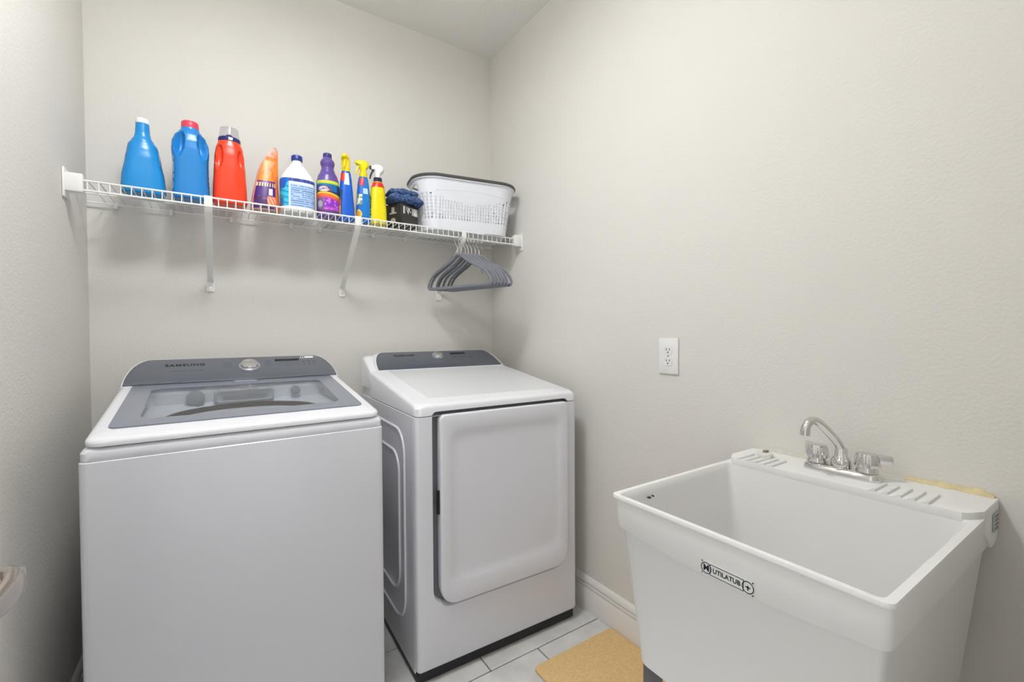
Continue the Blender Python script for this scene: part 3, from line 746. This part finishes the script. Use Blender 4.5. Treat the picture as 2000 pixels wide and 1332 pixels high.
def f4(u, v):
    d = v-.42*0
    if v > .985-.25*(1-u)*.3 or u < .05: return (214, 168, 146)
    if u > .86: return (232, 112, 60) if v < .55 else (236, 128, 40)
    if v > .86: return (226, 140, 110) if (v*9+u) % 1 > .5 else (206, 176, 160)
    if v > .46: return (242, 138, 24) if hsh(int(u*14), int(v*16)) > .25 else (222, 104, 30)
    if v > .42: return (108, 40, 128)
    if v > .365: return (236, 214, 170) if (u*9) % 1 > .45 else (86, 30, 100)
    if v > .20: return (235, 232, 236) if .60 < u < .74 and .22 < v < .33 else (70, 20, 118)
    if u > .55 and v > .05: return (236, 120, 80) if (u*7+v*9) % 1 > .4 else (240, 200, 170)
    return (64, 24, 92) if hsh(int(u*11), int(v*22)) > .3 else (108, 52, 120)
printed('label', f4, po_pt(-1, .0007), .03, .97, .004, .250, 44, 64, t)

# 5 white bleach jug
t = bottle('bleach_jug', .284, 2.005, 0, 'white bleach jug with blue screw cap and pale blue label')
B = Body([(0, .055, .045, 3.2), (.005, .061, .050, 3.2), (.014, .0635, .052, 3.2), (.13, .0635, .052, 3.0), (.142, .0625, .051, 2.8), (.152, .056, .047, 2.4), (.175, .0425, .038, 2.2), (.20, .025, .024, 2), (.21, .0185, .0185, 2), (.222, .0175, .0175, 2)],
         dents=((R_(-42), .178, R_(22), .026, .35), (R_(50), .178, R_(20), .026, .3)), n=80, nz=56)
build('bottle_body', B.mesh(), WHITEP, t)
cap(t, [(.0205, .218), (.0212, .220), (.0212, .236), (.019, .239), (.010, .2395)], CAPB)
def f5(u, v):
    if u < .40:
        if v > .62 and u < .18+.3*(v-.62)+.12: return (0, 100, 205)
        if v > .86: return (8, 88, 190)
        if v < .30 and u < .28: return (0, 120, 190) if u > .12 else (190, 205, 225)
        return (60, 196, 226) if (v*5+u*2) % 1 > .35 else (20, 150, 205)
    if v > .88: return (70, 90, 170) if hsh(int(u*34), 1) > .35 else (30, 56, 140)
    if u < .42: return (226, 240, 250)
    if v > .78: return (226, 238, 250)
    return lines((u-.42)/.58, v, 13, (110, 140, 196), (178, 206, 236), .04, .96, .5)
printed('label', f5, lambda a, z: B.pt(a, z, .0006), R_(-110), R_(100), .024, .134, 80, 60, t)

# 6 purple bottle
t = bottle('stain_remover_bottle', .4005, 2.0, 0, 'purple bottle with ringed neck and colourful striped label')
B = Body([(0, .039, .037, 2.2), (.005, .0435, .041, 2.2), (.012, .0445, .042, 2.2), (.15, .0445, .042, 2.2), (.172, .039, .038, 2.1), (.195, .029, .029, 2), (.208, .0245, .0245, 2), (.216, .0245, .0245, 2), (.226, .028, .028, 2), (.234, .0285, .0285, 2), (.242, .0255, .0255, 2), (.25, .0195, .0195, 2), (.256, .0165, .0165, 2)], nz=60)
build('bottle_body', B.mesh(), PURP, t)
cap(t, [(.0172, .250), (.0178, .252), (.0172, .270), (.015, .2725), (.008, .273)], PURPD)
def f6(u, v):
    wv = .04*math.sin(u*5)
    if v > .90: return (206, 216, 70)
    if v > .87: return (80, 170, 90)
    if v > .60+wv:
        return (18, 40, 104) if u > .78 or v < .66 else (0, 104, 170)
    if v > .54+wv: return (238, 206, 40)
    if v > .46+wv: return (238, 116, 36)
    if v > .40+wv: return (222, 74, 110)
    if v < .06: return (120, 60, 130)
    if u < .34: return (120, 100, 130) if (u-.17)**2+(v-.24)**2 > .012 else (176, 170, 186)
    return (216, 110, 226) if hsh(int(u*17), int(v*19)) > .86 else ((186, 70, 200) if v < .16 else (134, 50, 190))
printed('label', f6, lambda a, z: B.pt(a, z, .0006), R_(-78), R_(72), .022, .150, 66, 64, t)
def clx(co):
    a = R_(-32)+co.x/.0445; p = B.pt(a, .114+co.y+co.x*.12, .0011+co.z); return p
def oval(u, v): return B.pt(R_(-32)+.62*(u)*math.cos(v)*1.0, .114+.0125*u*math.sin(v), .0009)
printed('logo_oval', lambda u, v: (232, 232, 236) if u < .82 else (200, 40, 40), oval, 0, 1, 0, 2*PI, 6, 28, t)
text_part('lettering', 'CLOROX', .0125, mat('logo_blue', s8(30, 40, 110), .4), t, None, 1.0, .95, warp=clx, bold=.0003)

# 7-9 spray bottles
def sprayer(parent, z, m, kind, m2=None, rz=0, sc_=1.0):
    """trigger head: side outline in (x, z), nozzle towards -x, swept through its width"""
    if kind == 0:
        outl = [(-.012, 0), (.012, 0), (.0125, .020), (.021, .026), (.026, .037), (.020, .051), (.006, .059), (-.012, .058), (-.027, .052), (-.029, .040), (-.020, .037), (-.016, .026), (-.0125, .020)]
    else:
        outl = [(-.011, 0), (.011, 0), (.0115, .014), (.020, .022), (.026, .034), (.022, .047), (.008, .055), (-.010, .054), (-.024, .047), (-.026, .034), (-.013, .030), (-.012, .014)]
    l = []
    for k in range(9):
        q = -1+2*k/8; th = .0165*q; s_ = (1-.45*abs(q)**3)
        cx, cz = 0, .028
        l.append([((cx+(x-cx)*s_)*sc_, th*sc_, z+(cz+(zz-cz)*(s_ if zz > .02 else 1))*sc_) for x, zz in outl])
    c, s_ = math.cos(R_(rz)), math.sin(R_(rz))
    l = [[(x*c-y*s_, x*s_+y*c, zz) for x, y, zz in q] for q in l]
    hd = build('spray_head', MB().loft(l), m, parent)
    tr = [(-.016, .036), (-.021, .024), (-.027, .010), (-.030, -.004)]
    pts = [(x*sc_*c, x*sc_*s_, z+zz*sc_) for x, zz in tr]
    build('trigger', MB().tube(pts, [.0045, .0045, .004, .003], 8), m2 or m, hd)
    nz_ = MB().lathe([(.0075, 0), (.0075, .006), (.005, .007)], 16)
    x0 = -.027 if kind == 0 else -.025
    nz_.v = [((x0-h_)*sc_*c-yy*s_*sc_, (x0-h_)*sc_*s_+yy*c*sc_, z+(.046+xx if kind == 0 else .041+xx)*sc_) for xx, yy, h_ in nz_.v]
    build('nozzle', nz_, m2 or m, hd)
    return hd
t = bottle('spray_bottle', .4735, 1.995, 0, 'blue spray bottle with its yellow trigger head turned towards the room')
B = Body([(0, .0300, .022, 3), (.006, .0325, .025, 3), (.05, .0315, .025, 2.8), (.12, .0275, .023, 2.6), (.17, .0235, .021, 2.4), (.2, .0205, .019, 2.1), (.212, .0165, .0165, 2)])
build('bottle_body', B.mesh(), SBL, t)
cap(t, [(.0165, .208), (.0175, .210), (.0170, .226), (.014, .228)], YEL, 'collar')
sprayer(t, .226, YEL, 0, rz=66, sc_=.98)
def f7(u, v):
    if v > .82 and u < .5: return (226, 60, 48)
    if v > .74 and .45 < u < .8: return (230, 238, 250)
    if u < .22 and v < .62: return (232, 196, 60) if v < .25 else ((210, 120, 90) if v < .38 else (60, 120, 110))
    if u < .3 and v < .62: return (20, 40, 110)
    return (8, 92, 200)
printed('label', f7, lambda a, z: B.pt(a, z, .0006), R_(-80), R_(40), .012, .200, 26, 60, t)

t = bottle('spray_bottle', .546, 1.995, 0, 'blue spray bottle with yellow trigger head and an orange badge')
B = Body([(0, .0295, .022, 3), (.006, .032, .025, 3), (.06, .0305, .025, 2.8), (.12, .0275, .023, 2.6), (.165, .024, .021, 2.4), (.19, .0205, .019, 2.1), (.202, .0165, .0165, 2)])
build('bottle_body', B.mesh(), SBL2, t)
cap(t, [(.0168, .198), (.018, .200), (.0172, .216), (.014, .218)], YEL, 'collar')
sprayer(t, .214, YEL, 0, rz=0, sc_=1.02)
def f8(u, v):
    if (u-.25)**2/.06+(v-.12)**2/.012 < 1: return (226, 150, 40) if (u-.25)**2/.03+(v-.12)**2/.006 < 1 else (220, 216, 90)
    if v > .82 and .2 < u < .6: return (206, 60, 60)
    if .35 < v < .6 and u < .5:
        return (226, 226, 220) if hsh(int(u*8), int(v*18)) > .5 else (120, 150, 110)
    if .62 < v < .75 and .55 < u < .8: return (190, 220, 240)
    return (14, 120, 205) if u > .5 else (14, 100, 190)
printed('label', f8, lambda a, z: B.pt(a, z, .0006), R_(-85), R_(55), .012, .192, 28, 60, t)

t = bottle('spray_bottle', .607, 1.985, 0, 'yellow spray bottle with white trigger head, navy collar and red band')
B = Body([(0, .0335, .026, 3), (.006, .0365, .029, 3), (.06, .0360, .029, 2.8), (.12, .0325, .027, 2.6), (.16, .0285, .025, 2.3), (.178, .0225, .022, 2.1), (.19, .0165, .0165, 2)])
build('bottle_body', B.mesh(), YELB, t)
printed('neck_band', lambda u, v: (222, 44, 20), lambda a, z: B.pt(a, z, .0007), -PI, PI, .160, .182, 40, 8, t)
cap(t, [(.0175, .184), (.0185, .186), (.0180, .204), (.014, .206)], NAVY2, 'collar')
sprayer(t, .204, INKW, 1, NAVY2, rz=-14, sc_=1.1)
def f9(u, v): return (60, 54, 30) if (hsh(int(u*5), int(v*22)) > .5 and .1 < v < .8 and u < .7) else (240, 222, 16)
printed('label', f9, lambda a, z: B.pt(a, z, .0006), R_(-105), R_(-48), .02, .150, 12, 44, t)

# 10 black carton and the towel on top of it
t = bottle('carton', .722, 2.0, 25, 'small black carton with white lettering under the navy towel', 'box')
BXH = .100
build('carton_body', MB().box(-.055, .055, -.05, .05, 0, BXH), mat('carton_black', s8(40, 38, 38), .5), t, bev=.0015, seg=1)
def fb(u, v):
    if v > .58 and v < .95:
        return (232, 230, 226) if (.06 < u < .22 or .62 < u < .97) and (u*14) % 1 > .22 else ((200, 196, 190) if .28 < u < .56 and hsh(int(u*22), int(v*9)) > .45 else (40, 38, 38))
    return (52, 49, 47)
printed('front_print', fb, lambda u, z: (u, -.0506, z), -.052, .052, .004, BXH-.006, 44, 30, t, PRINTM)
def fb2(u, v):
    if (u-.5)**2/.03+(v-.22)**2/.02 < 1 or (.4 < u < .6 and .55 < v < .9) or (.25 < u < .75 and .55 < v < .62): return (176, 168, 158)
    return (38, 34, 33)
printed('end_print', fb2, lambda u, z: (-.0556, u, z), .047, -.047, .004, BXH-.006, 30, 30, t, PRINTM)

t = thing('folded_towel', (.7235, 1.985, ZS+BXH+.001), R_(-4), 'navy blue folded towel lying on the black carton', 'towel')
TOW = mat('navy_terry', s8(74, 96, 136), .95, bump=1.0, bscale=170, var=.75, vscale=120, spec=.1)
random.seed(5)
from mathutils import noise as mnoise
def towel_layer(zb, hx, hy, th, x0, droop, seed):
    lo = []
    for j in range(29):
        s_ = -1+2*j/28; x = x0+hx*s_; k = max(.02, 1-abs(s_)**6)**.5
        dz = -droop*max(0, s_-.45)**2
        ring = []
        for i in range(28):
            a = 2*PI*i/28; cy_, cz_ = math.cos(a), math.sin(a)
            y = hy*math.copysign(abs(cy_)**.6, cy_)*(.9+.1*k); z = th*.5*math.copysign(abs(cz_)**.7, cz_)*k
            nn = mnoise.noise(Vector((x*38+seed, y*38, z*38)))*.0045+mnoise.noise(Vector((x*110+seed, y*110, z*110)))*.0022
            ring.append((x+nn, y+nn*(1 if cy_ > 0 else -1), max(.001, zb+th*.5+z+dz+nn*1.2) if x < .03 else zb+th*.5+z+dz+nn*1.2))
        lo.append(ring)
    return MB().loft(lo)
tw = build('towel_fold', towel_layer(.0005, .077, .058, .042, .002, .05, 1), TOW, t)
build('towel_fold', towel_layer(.034, .064, .050, .032, -.008, .03, 9), TOW, t)

# 11 laundry basket
bk = thing('laundry_basket', (1.034, 2.0, ZS+.0005), R_(-9.0), 'white perforated plastic laundry basket with a dark grey rim', 'basket')
BKW = mat('basket_white', s8(236, 238, 244), .4)
BKH = .238
def bloop(z, off=0.0, n_side=None):
    q = z/BKH; k = q**1.15
    hx = .208+(.252-.208)*k; hy = .100+(.134-.100)*k; r_ = .060+.045*k
    return rr(-hx-off, hx+off, -hy-off, hy+off, r_+off, 18, 66)
NZ = 48; lp = [bloop(BKH*j/NZ) for j in range(NZ+1)]; N = len(lp[0])
# arc length for even slots
arc = [0]
for i in range(N): arc.append(arc[-1]+math.dist(lp[36][i], lp[36][(i+1) % N]))
mb = MB(); vs = [(x, y, BKH*j/NZ) for j in range(NZ+1) for x, y in lp[j]]; fs = []
for j in range(NZ):
    z = BKH*(j+.5)/NZ
    for i in range(N):
        x, y = lp[j][i]
        col = i % 3
        top = .165-.03*(x/.25)**2*0+(-.040*(1-min(1, abs(x)/.2)**2) if abs(y) > .09 else 0)
        slot = col == 0 and (.045 < z < top) and (j % 3 != 0)
        grip = abs(x) > .18 and abs(y) < .058 and .178 < z < .207
        if slot or grip: continue
        fs.append((j*N+i, j*N+(i+1) % N, (j+1)*N+(i+1) % N, (j+1)*N+i))
fs.append(tuple(reversed(range(N))))
mb.add(vs, fs)
ob = build('basket_body', mb, BKW, bk)
sd = ob.modifiers.new('wall', 'SOLIDIFY'); sd.thickness = .0022; sd.offset = 1
l = [[(x, y, z) for x, y in bloop(BKH, o_)] for o_, z in ((-.002, BKH-.012), (.008, BKH-.010), (.009, BKH-.004), (.008, BKH), (-.002, BKH+.001))]
build('basket_lip', MB().loft(l, False, False), BKW, bk)
build('basket_rim', MB().tube([(x, y, BKH+.0015) for x, y in bloop(BKH, .0070)], .0082, 8, True), mat('rim_grey', s8(84, 82, 80), .45), bk)
# moulded swag line on the long sides
for s_ in (-1, 1):
    pts = []
    for i in range(25):
        x = -.165+.33*i/24; z = .160+.016*(1-(x/.2)**2)+.004; q = (z/BKH)**1.15; hy = .100+.034*q
        pts.append((x, s_*(hy+.0025), z+.006))
    build('moulded_swag', MB().tube(pts, .0018, 6), BKW, bk)
